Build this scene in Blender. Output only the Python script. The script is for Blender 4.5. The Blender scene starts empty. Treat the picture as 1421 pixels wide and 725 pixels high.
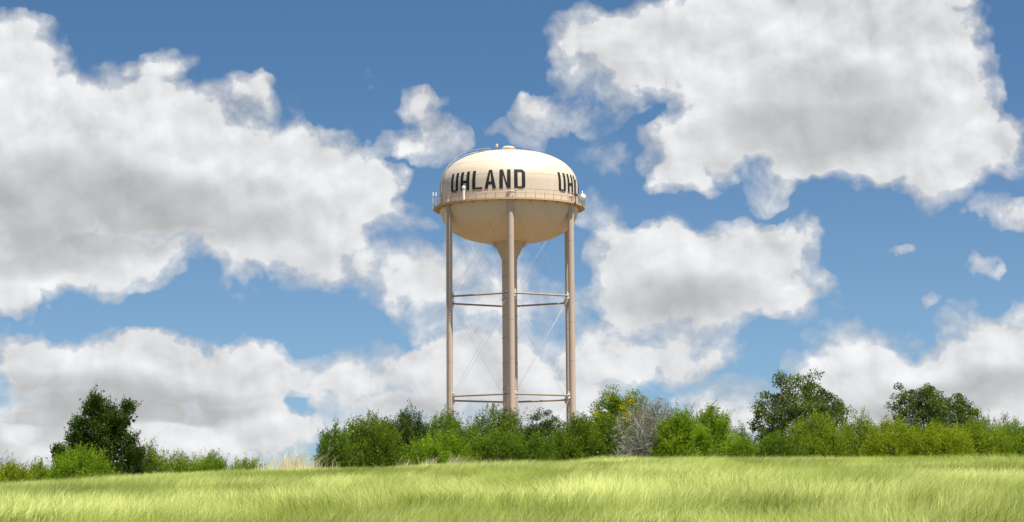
import bpy, math, random
import numpy as np
from mathutils import Vector, Matrix

SKY_ONLY = False
C = bpy.context.scene.collection
R = math.radians
W0, H0, F = 1421.0, 725.0, 3376.0
HORIZON = 760.0
PITCH = math.atan((HORIZON - H0 / 2) / F)
ROLL = R(0.42)

# ------------------------------------------------------------------ camera
cam_d = bpy.data.cameras.new('camera')
cam = bpy.data.objects.new('camera', cam_d)
C.objects.link(cam)
cam_d.sensor_width = 36.0
cam_d.lens = 36.0 * F / W0
cam_d.clip_start = 0.5
cam_d.clip_end = 20000
Mrot = Matrix.Rotation(R(90) + PITCH, 3, 'X') @ Matrix.Rotation(-ROLL, 3, 'Z')
cam.matrix_world = Mrot.to_4x4()
bpy.context.scene.camera = cam


def ray(px, py):
    return (Mrot @ Vector(((px - W0 / 2) / F, -(py - H0 / 2) / F, -1))).normalized()


def at(px, py, Y):
    d = ray(px, py)
    return d * (Y / d.y)


# ------------------------------------------------------------------ sun
SUN_EL, SUN_A = 68.0, 46.0      # height; degrees to the right of the line back to the camera
to_sun = Vector((math.sin(R(SUN_A)) * math.cos(R(SUN_EL)), -math.cos(R(SUN_A)) * math.cos(R(SUN_EL)), math.sin(R(SUN_EL))))
sl = bpy.data.lights.new('sun', 'SUN')
sl.energy = 5.0
sl.angle = R(0.53)
sl.color = (1.0, 0.955, 0.88)
so = bpy.data.objects.new('sun', sl)
C.objects.link(so)
so.rotation_euler = (-to_sun).to_track_quat('-Z', 'Y').to_euler()
so.location = (40, -40, 120)


# ------------------------------------------------------------------ node helpers
class NT:
    def __init__(s, tree):
        s.t = tree
        s.n = tree.nodes
        s.l = tree.links

    def put(s, sock, v):
        if isinstance(v, bpy.types.NodeSocket):
            s.l.new(v, sock)
        else:
            sock.default_value = v

    def m(s, op, a, b=None, c=None, clamp=False):
        n = s.n.new('ShaderNodeMath'); n.operation = op; n.use_clamp = clamp
        s.put(n.inputs[0], a)
        if b is not None: s.put(n.inputs[1], b)
        if c is not None: s.put(n.inputs[2], c)
        return n.outputs[0]

    def v(s, op, a, b=None, c=None):
        n = s.n.new('ShaderNodeVectorMath'); n.operation = op
        s.put(n.inputs[0], a)
        if b is not None: s.put(n.inputs[1], b)
        if c is not None: s.put(n.inputs[2], c)
        return n.outputs['Value'] if op in ('DOT_PRODUCT', 'LENGTH') else n.outputs[0]

    def ramp(s, x, a, b, lo=0.0, hi=1.0, kind='SMOOTHSTEP'):
        n = s.n.new('ShaderNodeMapRange'); n.interpolation_type = kind
        for i, q in enumerate((x, a, b, lo, hi)): s.put(n.inputs[i], q)
        return n.outputs[0]

    def noise(s, vec, scale, detail=4, rough=0.5, dist=0.0, dim='3D', lac=2.0):
        n = s.n.new('ShaderNodeTexNoise'); n.noise_dimensions = dim
        s.put(n.inputs['Vector'], vec)
        n.inputs['Scale'].default_value = scale
        n.inputs['Detail'].default_value = detail
        n.inputs['Roughness'].default_value = rough
        n.inputs['Distortion'].default_value = dist
        n.inputs['Lacunarity'].default_value = lac
        return n

    def mix(s, f, a, b, mode='MIX'):
        n = s.n.new('ShaderNodeMix'); n.data_type = 'RGBA'; n.blend_type = mode
        s.put(n.inputs[0], f)
        s.put(n.inputs[6], a if isinstance(a, bpy.types.NodeSocket) else tuple(a) + (1,))
        s.put(n.inputs[7], b if isinstance(b, bpy.types.NodeSocket) else tuple(b) + (1,))
        return n.outputs[2]

    def xyz(s, vec):
        n = s.n.new('ShaderNodeSeparateXYZ'); s.put(n.inputs[0], vec)
        return n.outputs

    def comb(s, x, y, z=0.0):
        n = s.n.new('ShaderNodeCombineXYZ')
        for i, q in enumerate((x, y, z)): s.put(n.inputs[i], q)
        return n.outputs[0]


# ------------------------------------------------------------------ world: Nishita sky with cumulus
world = bpy.data.worlds.new('World')
bpy.context.scene.world = world
world.use_nodes = True
w = NT(world.node_tree)
w.n.clear()
tc = w.n.new('ShaderNodeTexCoord')
dirv = w.v('NORMALIZE', tc.outputs['Generated'])
dx, dy, dz = w.xyz(dirv)
sky = w.n.new('ShaderNodeTexSky')
sky.sky_type = 'NISHITA'
sky.sun_disc = False
sky.sun_elevation = R(SUN_EL)
sky.sun_rotation = math.atan2(to_sun.x, to_sun.y)
sky.air_density = 1.0
sky.dust_density = 0.25
sky.ozone_density = 3.0
w.put(sky.inputs[0], w.v('NORMALIZE', w.comb(dx, dy, w.m('MULTIPLY_ADD', w.m('MAXIMUM', dz, 0.0), 1.95, 0.012))))

# sky chart: azimuth / elevation, one unit = 100 steps of 1/3376 rad
K = F / 100
hyp = w.m('SQRT', w.m('ADD', w.m('MULTIPLY', dx, dx), w.m('MULTIPLY', dy, dy)))
az = w.m('MULTIPLY', w.m('ARCTAN2', dx, dy), K)
el = w.m('MULTIPLY', w.m('ARCTAN2', dz, hyp), K)
P = w.comb(az, el, 0.0)


def chart(px, py):
    d = ray(px, py)
    return math.atan2(d.x, d.y) * K, math.atan2(d.z, math.hypot(d.x, d.y)) * K


# domain warp so that no edge is an ellipse
wn1 = w.noise(P, 0.8, 3, 0.5)
warp1 = w.v('MULTIPLY', w.v('SUBTRACT', wn1.outputs['Color'], (0.5, 0.5, 0.5)), (1.3, 1.0, 0.0))
wn2 = w.noise(P, 3.2, 3, 0.55)
warp2 = w.v('MULTIPLY', w.v('SUBTRACT', wn2.outputs['Color'], (0.5, 0.5, 0.5)), (0.42, 0.34, 0.0))
PW = w.v('ADD', P, w.v('ADD', warp1, warp2))


def blobs(vec, lst):
    acc = None
    for b in lst:
        px, py, rx, ry = b[:4]
        wt = b[4] if len(b) > 4 else 1.0
        cx, cy = chart(px, py)
        ix, iy = 100.0 / rx, 100.0 / ry
        q = w.v('MULTIPLY_ADD', vec, (ix, iy, 0), (-cx * ix, -cy * iy, 0))
        s_ = w.m('SUBTRACT', 1.0, w.v('DOT_PRODUCT', q, q), clamp=True)
        acc = w.m('MULTIPLY', s_, wt) if acc is None else w.m('MULTIPLY_ADD', s_, wt, acc)
    return acc


COVER = [
    # great cloud of the left
    (20, 60, 85, 50), (110, 190, 210, 115), (0, 180, 150, 140), (270, 215, 190, 105), (400, 255, 155, 95),
    (70, 320, 185, 90), (225, 95, 55, 32, .8), (360, 130, 45, 30, .6), (485, 265, 90, 70, .9), (440, 335, 110, 62),
    (330, 365, 50, 55, .7), (150, 360, 120, 50), (10, 395, 45, 50, .8), (540, 270, 40, 28, .6), (300, 300, 160, 75),
    # small ones left of the tank and the veils behind the tower
    (583, 148, 44, 38, .85), (598, 195, 66, 36, .8), (545, 190, 45, 25, .55),
    (565, 375, 80, 58, .8), (650, 400, 112, 86, .72), (740, 425, 85, 60, .5), (560, 300, 50, 30, .3), (505, 100, 30, 18, .3),
    # bank low on the left
    (30, 490, 90, 42, .8), (130, 520, 160, 72), (250, 520, 130, 66), (350, 520, 100, 60), (430, 535, 95, 52, .8), (345, 480, 50, 30, .6),
    (200, 490, 90, 35, .7), (90, 590, 190, 55, .9), (280, 610, 170, 50, .9), (400, 605, 70, 40, .9), (0, 620, 120, 50), (150, 660, 300, 50, .7),
    (555, 525, 120, 60, .95), (650, 515, 100, 58, .9), (740, 520, 90, 62, .85), (610, 490, 60, 28, .6), (560, 590, 160, 40, .8), (760, 575, 130, 50, .8),
    (335, 578, 90, 42, .6), (432, 573, 30, 15, -.9),
    # right of the tower
    (757, 153, 55, 34, .7), (722, 192, 36, 28, .45), (830, 300, 60, 36, .55), (840, 210, 45, 30, .35), (835, 155, 50, 35, .45),
    # great cloud of the right
    (850, 80, 110, 72, .9), (960, 60, 140, 90), (1100, 50, 190, 95), (1240, 40, 160, 100), (1320, 110, 95, 100), (1190, 150, 180, 105),
    (1040, 165, 140, 80), (1300, 200, 130, 75), (1385, 205, 70, 55, .8), (1310, 262, 55, 42, .7), (960, 205, 80, 55, .7), (940, 245, 45, 28, .6),
    (1058, 255, 50, 34, .6), (1120, 235, 70, 30, .5), (1200, 215, 110, 50, .8), (1170, -20, 240, 50),
    # middle right
    (895, 350, 100, 52), (1000, 345, 120, 62), (1075, 375, 92, 78), (870, 395, 75, 52, .9), (960, 420, 130, 52), (1110, 430, 50, 40, .5),
    (860, 480, 110, 50, .8), (945, 495, 90, 42, .8), (840, 520, 80, 38, .6),
    # flecks on the right
    (1390, 305, 62, 24, .75), (1357, 375, 21, 22, .6), (1300, 421, 26, 11, .6), (1252, 354, 26, 10, .5), (1120, 235, 40, 22, .4),
    # bank low on the right
    (1390, 480, 115, 62), (1200, 490, 90, 48, .9), (1290, 520, 130, 60), (1160, 535, 90, 50, .9), (1390, 560, 150, 62), (1010, 555, 75, 34, .65),
    (1240, 560, 170, 55), (1090, 590, 160, 40, .8), (920, 600, 160, 30, .6),
]
GREY = [
    (60, 290, 260, 100, .95), (240, 300, 170, 70, .9), (400, 330, 120, 52, .45), (40, 350, 120, 40, .4), (130, 220, 120, 50, .3),
    (1150, 140, 190, 80, .8), (1180, 200, 130, 60, .7), (1050, 190, 110, 50, .5), (880, 110, 90, 45, .35), (1090, 220, 100, 40, .4),
    (930, 410, 160, 50, .65), (1010, 415, 110, 40, .4), (880, 500, 130, 30, .3),
    (150, 550, 210, 45, .8), (60, 520, 120, 45, .4), (330, 565, 120, 32, .5), (180, 662, 330, 38, .7), (60, 600, 110, 40, .5), (60, 590, 110, 30, .4), (620, 560, 200, 50, .6),
    (1380, 535, 130, 42, .9), (1240, 560, 160, 40, .7), (1300, 585, 170, 30, .6), (700, 500, 90, 40, .3), (540, 575, 110, 30, .5),
    (180, 574, 215, 16, .75), (120, 552, 120, 28, .35), (470, 590, 60, 16, .3), (230, 634, 170, 18, .5),
    (290, 505, 80, 26, -.55), (225, 478, 60, 18, -.4), (340, 530, 90, 26, -.5), (235, 597, 55, 15, -.8), (315, 600, 55, 15, -.8), (445, 602, 45, 18, -.7),
    (20, 598, 36, 18, -.6), (600, 495, 70, 20, -.4), (720, 495, 60, 20, -.3), (1000, 320, 110, 26, -.4), (1110, 360, 40, 36, -.4),
    (1060, 60, 90, 30, -.4), (1320, 120, 50, 60, -.4), (1380, 450, 60, 20, -.5), (1200, 468, 50, 16, -.4), (430, 215, 90, 26, -.3), (90, 180, 40, 14, -.35),
    (660, 420, 110, 60, .3), (1050, 600, 100, 30, .3),
]
Fc = blobs(PW, COVER)
Gc = blobs(w.v('ADD', P, w.v('MULTIPLY', warp1, (0.7, 0.5, 0.0))), GREY)

# free-drifting clouds outside the part of the sky that was charted
far = w.ramp(w.m('ABSOLUTE', az), 7.6, 9.5)
high = w.ramp(el, 7.9, 9.5)
outside = w.m('MAXIMUM', far, high)
dn = w.noise(w.v('MULTIPLY', dirv, (1, 1, 2.2)), 2.6, 4, 0.5)
drift = w.m('MULTIPLY', outside, w.ramp(dn.outputs[0], 0.56, 0.70, 0.0, 1.3, 'LINEAR'))
Fc = w.m('ADD', Fc, drift)
Gc = w.m('ADD', Gc, w.m('MULTIPLY', drift, 0.45))

PN = w.v('ADD', P, w.v('MULTIPLY', warp1, (0.35, 0.35, 0.0)))
fb = w.noise(PN, 1.25, 11, 0.59, 0.0)
n0 = fb.outputs[0]
LIGHT = (0.10, 0.20, 0.0)
n1 = w.noise(w.v('ADD', PN, LIGHT), 1.25, 5.0, 0.5).outputs[0]
n0s = w.noise(PN, 1.25, 5.0, 0.5).outputs[0]
relief = w.m('SUBTRACT', n0s, n1)
fine = w.noise(PN, 5.2, 6, 0.6)
n2 = fine.outputs[0]

Fl = w.m('MINIMUM', Fc, 1.35)
dens = w.m('MULTIPLY_ADD', w.m('SUBTRACT', n0, 0.5), 2.0, Fl)
dens = w.m('MULTIPLY_ADD', w.m('SUBTRACT', n2, 0.5), 0.42, dens)
veil = w.ramp(dens, -0.12, 0.80, 0.0, 0.78)
body = w.ramp(dens, 0.38, 0.84, 0.0, 1.0)
alpha = w.m('MAXIMUM', w.m('MULTIPLY', veil, w.ramp(Fc, 0.02, 0.25)), body)
alpha = w.m('MULTIPLY', alpha, w.ramp(Fc, 0.0, 0.16))
alpha = w.m('MULTIPLY', alpha, 0.975)

gd = w.m('MULTIPLY_ADD', w.m('SUBTRACT', n0s, 0.5), 0.24, w.m('MINIMUM', Gc, 1.0))
gd = w.m('MULTIPLY', w.ramp(gd, 0.0, 1.22, 0.0, 1.0), w.ramp(dens, 0.45, 1.1))
lum = w.m('MULTIPLY_ADD', gd, -0.275, 0.80)
lum = w.m('MULTIPLY_ADD', w.m('MULTIPLY', relief, w.m('MULTIPLY_ADD', gd, -0.6, 1.0)), 0.80, lum)
lum = w.m('MULTIPLY_ADD', w.m('SUBTRACT', n2, 0.5), 0.05, lum)
lowa = w.noise(PN, 0.55, 2.5, 0.45).outputs[0]
lowb = w.noise(w.v('ADD', PN, (0.2, 0.42, 0.0)), 0.55, 2.5, 0.45).outputs[0]
lum = w.m('MULTIPLY_ADD', w.m('SUBTRACT', lowa, lowb), 0.38, lum)
# thin rims are a little greyer than the sunlit bodies
lum = w.m('MULTIPLY', lum, w.ramp(dens, 0.3, 0.95, 0.80, 1.0))
lum = w.m('MAXIMUM', w.m('MINIMUM', lum, 0.97), 0.28)
tint = w.mix(w.ramp(lum, 0.35, 0.9), (0.985, 0.985, 1.005), (0.99, 1.0, 1.01))
STR = 0.10
EXPO = 0.65
ccol = w.v('MULTIPLY', tint, w.comb(w.m('MULTIPLY', lum, 2 ** -EXPO / STR), w.m('MULTIPLY', lum, 2 ** -EXPO / STR), w.m('MULTIPLY', lum, 2 ** -EXPO / STR)))
skyc = w.v('MULTIPLY', sky.outputs[0], (0.70 * .655, 0.955 * .655, 1.06 * .655))
skyc = w.mix(w.ramp(el, 7.0, 0.3, 0.0, 0.34), skyc, tuple(c * 2 ** -EXPO / STR for c in (0.40, 0.54, 0.70)))
final = w.mix(alpha, skyc, ccol)
bg = w.n.new('ShaderNodeBackground')
bg.inputs['Strength'].default_value = STR
w.l.new(final, bg.inputs['Color'])
wo = w.n.new('ShaderNodeOutputWorld')
w.l.new(bg.outputs[0], wo.inputs['Surface'])
try:
    world.cycles.sampling_method = 'MANUAL'
    world.cycles.sample_map_resolution = 512
except Exception:
    pass

vs = bpy.context.scene.view_settings
vs.view_transform = 'Standard'
vs.look = 'None'
vs.exposure = EXPO
vs.gamma = 1.0
vs.use_curve_mapping = False
cy = bpy.context.scene.cycles
cy.use_adaptive_sampling = True
cy.adaptive_threshold = 0.008
cy.use_denoising = True
cy.denoiser = 'OPENIMAGEDENOISE'
cy.denoising_input_passes = 'RGB_ALBEDO_NORMAL'
cy.denoising_prefilter = 'ACCURATE'
cy.max_bounces = 6
cy.diffuse_bounces = 3
cy.glossy_bounces = 2
cy.transmission_bounces = 3
cy.transparent_max_bounces = 4
cy.pixel_filter_type = 'BLACKMAN_HARRIS'
cy.filter_width = 1.5
if SKY_ONLY:
    raise SystemExit(0)


# ------------------------------------------------------------------ mesh helpers
class MB:
    """collects vertices and faces, then links them as ONE mesh object"""
    def __init__(s):
        s.v = []; s.f = []; s.nv = 0

    def add(s, verts, faces):
        s.v.append(np.asarray(verts, dtype=np.float64).reshape(-1, 3))
        s.f += [tuple(i + s.nv for i in q) for q in faces]
        s.nv += len(s.v[-1])

    def lathe(s, prof, seg=48, c=(0, 0, 0), a0=0.0, a1=2 * math.pi, cap0=False, cap1=False):
        closed = abs(a1 - a0 - 2 * math.pi) < 1e-6
        n = seg if closed else seg + 1
        V = []; Fc_ = []
        for (r, z) in prof:
            for k in range(n):
                a = a0 + (a1 - a0) * k / seg
                V.append((c[0] + r * math.sin(a), c[1] - r * math.cos(a), c[2] + z))
        for i in range(len(prof) - 1):
            for k in range(n if closed else n - 1):
                k2 = (k + 1) % n
                Fc_.append((i * n + k, i * n + k2, (i + 1) * n + k2, (i + 1) * n + k))
        if cap0: Fc_.append(tuple(range(n))[::-1])
        if cap1: Fc_.append(tuple((len(prof) - 1) * n + k for k in range(n)))
        s.add(V, Fc_)

    def tube(s, pts, rad, seg=8, caps=True, closed=False):
        pts = [Vector(p) for p in pts]
        rad = rad if hasattr(rad, '__len__') else [rad] * len(pts)
        V = []; Fc_ = []
        up = None
        n = len(pts)
        for i, p in enumerate(pts):
            if closed: t = (pts[(i + 1) % n] - pts[i - 1]).normalized()
            else: t = (pts[min(i + 1, n - 1)] - pts[max(i - 1, 0)]).normalized()
            if up is None:
                up = t.orthogonal().normalized()
            up = (up - t * up.dot(t))
            up = up.normalized() if up.length > 1e-6 else t.orthogonal().normalized()
            sd = t.cross(up)
            for k in range(seg):
                a = 2 * math.pi * k / seg
                V.append(p + (up * math.cos(a) + sd * math.sin(a)) * rad[i])
        for i in range(n if closed else n - 1):
            j = (i + 1) % n
            for k in range(seg):
                k2 = (k + 1) % seg
                Fc_.append((i * seg + k, i * seg + k2, j * seg + k2, j * seg + k))
        if caps and not closed:
            Fc_.append(tuple(range(seg))[::-1]); Fc_.append(tuple((n - 1) * seg + k for k in range(seg)))
        s.add([tuple(q) for q in V], Fc_)

    def box(s, c, size, rz=0.0):
        hx, hy, hz = [q / 2 for q in size]
        V = []
        for z in (-hz, hz):
            for x, y in ((-hx, -hy), (hx, -hy), (hx, hy), (-hx, hy)):
                V.append((c[0] + x * math.cos(rz) - y * math.sin(rz), c[1] + x * math.sin(rz) + y * math.cos(rz), c[2] + z))
        s.add(V, [(3, 2, 1, 0), (4, 5, 6, 7), (0, 1, 5, 4), (1, 2, 6, 5), (2, 3, 7, 6), (3, 0, 4, 7)])

    def build(s, name, mat, parent=None, smooth=True, autosmooth=None):
        me = bpy.data.meshes.new(name)
        me.from_pydata([tuple(q) for q in np.concatenate(s.v)], [], s.f)
        me.materials.append(mat)
        me.update()
        if smooth:
            me.polygons.foreach_set('use_smooth', [True] * len(me.polygons))
            if autosmooth is not None:
                me.set_sharp_from_angle(angle=R(autosmooth))
        o = bpy.data.objects.new(name, me)
        C.objects.link(o)
        if parent is not None: o.parent = parent
        return o


def fast_mesh(name, verts, faces_idx, loop_tot, mat, parent=None, attr=None, smooth=False):
    me = bpy.data.meshes.new(name)
    nv = len(verts); nf = len(loop_tot); nl = len(faces_idx)
    me.vertices.add(nv)
    me.vertices.foreach_set('co', np.ascontiguousarray(verts, dtype=np.float32).ravel())
    me.loops.add(nl)
    me.loops.foreach_set('vertex_index', np.ascontiguousarray(faces_idx, dtype=np.int32))
    me.polygons.add(nf)
    st = np.concatenate(([0], np.cumsum(loop_tot)[:-1])).astype(np.int32)
    me.polygons.foreach_set('loop_start', st)
    if smooth: me.polygons.foreach_set('use_smooth', np.ones(nf, dtype=bool))
    me.update(calc_edges=True)
    if attr is not None:
        a = me.attributes.new('tint', 'FLOAT', 'FACE')
        a.data.foreach_set('value', np.ascontiguousarray(attr, dtype=np.float32))
    me.materials.append(mat)
    o = bpy.data.objects.new(name, me)
    C.objects.link(o)
    if parent is not None: o.parent = parent
    return o


def empty(name, loc, label=None, cat=None, group=None):
    o = bpy.data.objects.new(name, None)
    C.objects.link(o)
    o.location = loc
    o.empty_display_size = 0.3
    if label: o['label'] = label
    if cat: o['category'] = cat
    if group: o['group'] = group
    return o


# ------------------------------------------------------------------ materials
def material(name):
    m = bpy.data.materials.new(name)
    m.use_nodes = True
    t = NT(m.node_tree)
    b = t.n['Principled BSDF']
    return m, t, b


def paint(name, col, rough=0.45, streak=0.12, seams=None, bump=0.0, metallic=0.0, rust=0.0):
    m, t, b = material(name)
    g = t.n.new('ShaderNodeTexCoord').outputs['Object']
    a = t.noise(t.v('MULTIPLY', g, (1.6, 1.6, 0.10)), 1.0, 6, 0.6).outputs[0]
    c_ = t.noise(g, 0.35, 5, 0.55).outputs[0]
    f = t.m('MULTIPLY_ADD', t.m('SUBTRACT', a, 0.5), streak * 2.2, t.m('MULTIPLY_ADD', t.m('SUBTRACT', c_, 0.5), streak * 1.6, 1.0))
    if seams:
        z = t.xyz(g)[2]
        for s_ in seams:
            d = t.m('ABSOLUTE', t.m('SUBTRACT', z, s_))
            f = t.m('MULTIPLY', f, t.ramp(d, 0.015, 0.07, 0.86, 1.0))
    col_ = t.v('MULTIPLY', tuple(col), t.comb(f, f, f))
    if rust:
        rn = t.noise(t.v('MULTIPLY', g, (3.0, 3.0, 0.5)), 1.0, 6, 0.65).outputs[0]
        col_ = t.mix(t.ramp(rn, 0.64, 0.74, 0.0, rust), col_, (0.30, 0.15, 0.07))
    t.l.new(col_, b.inputs['Base Color'])
    b.inputs['Metallic'].default_value = metallic
    t.put(b.inputs['Roughness'], t.m('MULTIPLY_ADD', t.m('SUBTRACT', c_, 0.5), 0.25, rough))
    if bump:
        bn = t.n.new('ShaderNodeBump'); bn.inputs['Strength'].default_value = bump; bn.inputs['Distance'].default_value = 0.05
        t.l.new(t.noise(g, 1.1, 3, 0.5).outputs[0], bn.inputs['Height'])
        t.l.new(bn.outputs[0], b.inputs['Normal'])
    return m


def leafmat(name, dark, light, accent=None, acc_amt=0.0, trans=0.38, gloss=0.10, scale=0.9):
    """leaf colour varies per leaf (tint attribute) and by clump"""
    m = bpy.data.materials.new(name); m.use_nodes = True
    t = NT(m.node_tree); t.n.clear()
    at_ = t.n.new('ShaderNodeAttribute'); at_.attribute_name = 'tint'
    tv = at_.outputs['Fac']
    g = t.n.new('ShaderNodeTexCoord').outputs['Object']
    n_ = t.noise(g, scale, 3, 0.5).outputs[0]
    k = t.m('ADD', t.m('MULTIPLY', tv, 0.6), t.ramp(n_, 0.35, 0.65, 0.0, 0.4), clamp=True)
    c_ = t.mix(k, dark, light)
    if accent:
        na = t.noise(t.v('ADD', g, (7.3, 1.1, 3.9)), 1.5, 2, 0.5).outputs[0]
        fa = t.m('MULTIPLY', t.ramp(na, 0.5, 0.62), t.ramp(tv, 1 - acc_amt - 0.1, 1 - acc_amt + 0.1), clamp=True)
        c_ = t.mix(fa, c_, accent)
    d = t.n.new('ShaderNodeBsdfDiffuse'); t.l.new(c_, d.inputs[0])
    tr = t.n.new('ShaderNodeBsdfTranslucent')
    t.l.new(t.v('MULTIPLY', c_, (1.15, 1.25, 0.7)), tr.inputs[0])
    gl = t.n.new('ShaderNodeBsdfGlossy'); gl.inputs['Roughness'].default_value = 0.42
    gl.inputs[0].default_value = (0.75, 0.8, 0.75, 1)
    m1 = t.n.new('ShaderNodeMixShader'); m1.inputs[0].default_value = trans
    t.l.new(d.outputs[0], m1.inputs[1]); t.l.new(tr.outputs[0], m1.inputs[2])
    m2 = t.n.new('ShaderNodeMixShader')
    fr = t.n.new('ShaderNodeFresnel'); fr.inputs[0].default_value = 1.4
    t.put(m2.inputs[0], t.m('MULTIPLY', fr.outputs[0], gloss * 6, clamp=True) if gloss else 0.0)
    t.l.new(m1.outputs[0], m2.inputs[1]); t.l.new(gl.outputs[0], m2.inputs[2])
    o = t.n.new('ShaderNodeOutputMaterial'); t.l.new(m2.outputs[0], o.inputs[0])
    return m


def barkmat(name, c1, c2):
    m, t, b = material(name)
    g = t.n.new('ShaderNodeTexCoord').outputs['Object']
    n_ = t.noise(t.v('MULTIPLY', g, (6, 6, 2)), 1.0, 5, 0.6).outputs[0]
    t.l.new(t.mix(t.ramp(n_, 0.3, 0.7), c1, c2), b.inputs['Base Color'])
    b.inputs['Roughness'].default_value = 0.9
    return m


# ------------------------------------------------------------------ terrain
YC = 120.0
_crest = [(-400, 702), (0, 689), (150, 678), (330, 667), (450, 661), (640, 654), (800, 650), (1000, 648), (1200, 647), (1421, 646), (1900, 643)]
_cx = np.array([at(p[0], p[1] + 5, YC).x for p in _crest])
_cz = np.array([at(p[0], p[1] + 5, YC).z for p in _crest])
_xs = np.linspace(-120, 160, 561)
_zs = np.interp(_xs, _cx, _cz)
_ker = np.hanning(41); _ker /= _ker.sum()
_zs = np.convolve(np.pad(_zs, 20, mode='edge'), _ker, mode='valid')


def wob(X, Y, s, ph=0.0):
    return (np.sin(X * s + 1.3 * np.sin(Y * s * .71 + ph) + ph) + np.sin(Y * s * 1.13 + 1.7 * np.sin(X * s * .63 + ph * 2)) +
            .5 * np.sin(X * s * 2.3 + Y * s * 1.9 + ph * 3)) / 2.5


def gz(X, Y):
    X = np.asarray(X, dtype=float); Y = np.asarray(Y, dtype=float)
    zc = np.interp(X, _xs, _zs)
    t = np.clip(Y / YC, -2, 60)
    a = 1.07 * t
    k = 0.10
    hh = np.clip(0.5 + 0.5 * (1.0 - a) / k, 0, 1)
    g = 1.0 * (1 - hh) + a * hh - k * hh * (1 - hh)
    z = -1.7 + (zc + 1.7) * g
    back = np.clip((Y - YC) / 60, 0, 1)
    z = z - 0.5 * back * back
    z = z + 0.07 * wob(X, Y, 0.35) * np.clip(Y / 20, 0, 1)
    return z


def gh(x, y):
    return float(gz(x, y))


gxs = np.concatenate((np.linspace(-3000, -130, 30), np.linspace(-120, 140, 261), np.linspace(150, 3000, 30)))
gys = np.concatenate((np.linspace(-400, -25, 16), np.linspace(-20, 340, 361), np.linspace(350, 9000, 40)))
GX, GY = np.meshgrid(gxs, gys)
GZ = gz(GX, GY)
gv = np.stack([GX, GY, GZ], -1).reshape(-1, 3)
nx_, ny_ = len(gxs), len(gys)
ii = (np.arange(ny_ - 1)[:, None] * nx_ + np.arange(nx_ - 1)[None, :]).ravel()
gf = np.stack([ii, ii + 1, ii + nx_ + 1, ii + nx_], -1).ravel()
soil, t, b = material('meadow_soil')
TOWER_XY = (at(707.3, 420, 290.0).x, 290.0)
g = t.n.new('ShaderNodeTexCoord').outputs['Object']
nn = t.noise(g, 0.6, 6, 0.6).outputs[0]
nm = t.noise(g, 8.0, 5, 0.7).outputs[0]
c_ = t.mix(t.ramp(nn, 0.3, 0.7), (0.15, 0.17, 0.045), (0.24, 0.26, 0.075))
c_ = t.mix(t.ramp(nm, 0.4, 0.75), c_, (0.10, 0.10, 0.035))
# unseen tan pasture and caliche yard, added to bounce warm light onto the tank
c_ = t.mix(t.ramp(t.m('ADD', t.xyz(g)[1], t.m('MULTIPLY', nn, 30.0)), 172, 190), c_, t.mix(nm, (0.12, 0.090, 0.045), (0.18, 0.135, 0.070)))
yd = t.v('LENGTH', t.v('MULTIPLY', t.v('SUBTRACT', g, (TOWER_XY[0], TOWER_XY[1], 0)), (1, 1, 0)))
yd = t.m('ADD', yd, t.m('MULTIPLY', nn, 14.0))
c_ = t.mix(t.ramp(yd, 52, 60, 1.0, 0.0), c_, (0.20, 0.138, 0.078))
t.l.new(c_, b.inputs['Base Color']); b.inputs['Roughness'].default_value = 1.0
b.inputs['Specular IOR Level'].default_value = 0.1
ground = fast_mesh('ground', gv, gf, np.full(len(ii), 4), soil, smooth=True)
ground['kind'] = 'structure'

# ------------------------------------------------------------------ meadow grass
rng = np.random.default_rng(11)


def vnoise(X, Y, seed):
    """value noise on a lattice"""
    r = np.random.default_rng(seed).random((256, 256))
    xi = np.floor(X).astype(int); yi = np.floor(Y).astype(int)
    fx = X - xi; fy = Y - yi
    fx = fx * fx * (3 - 2 * fx); fy = fy * fy * (3 - 2 * fy)
    a = r[yi % 256, xi % 256]; b_ = r[yi % 256, (xi + 1) % 256]
    c__ = r[(yi + 1) % 256, xi % 256]; d = r[(yi + 1) % 256, (xi + 1) % 256]
    return (a * (1 - fx) + b_ * fx) * (1 - fy) + (c__ * (1 - fx) + d * fx) * fy


def fbm(X, Y, seed, o=4):
    s_ = 0; am = 1; tot = 0
    for k in range(o):
        s_ = s_ + am * vnoise(X * 2 ** k, Y * 2 ** k, seed + k); tot += am; am *= .5
    return s_ / tot


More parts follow.
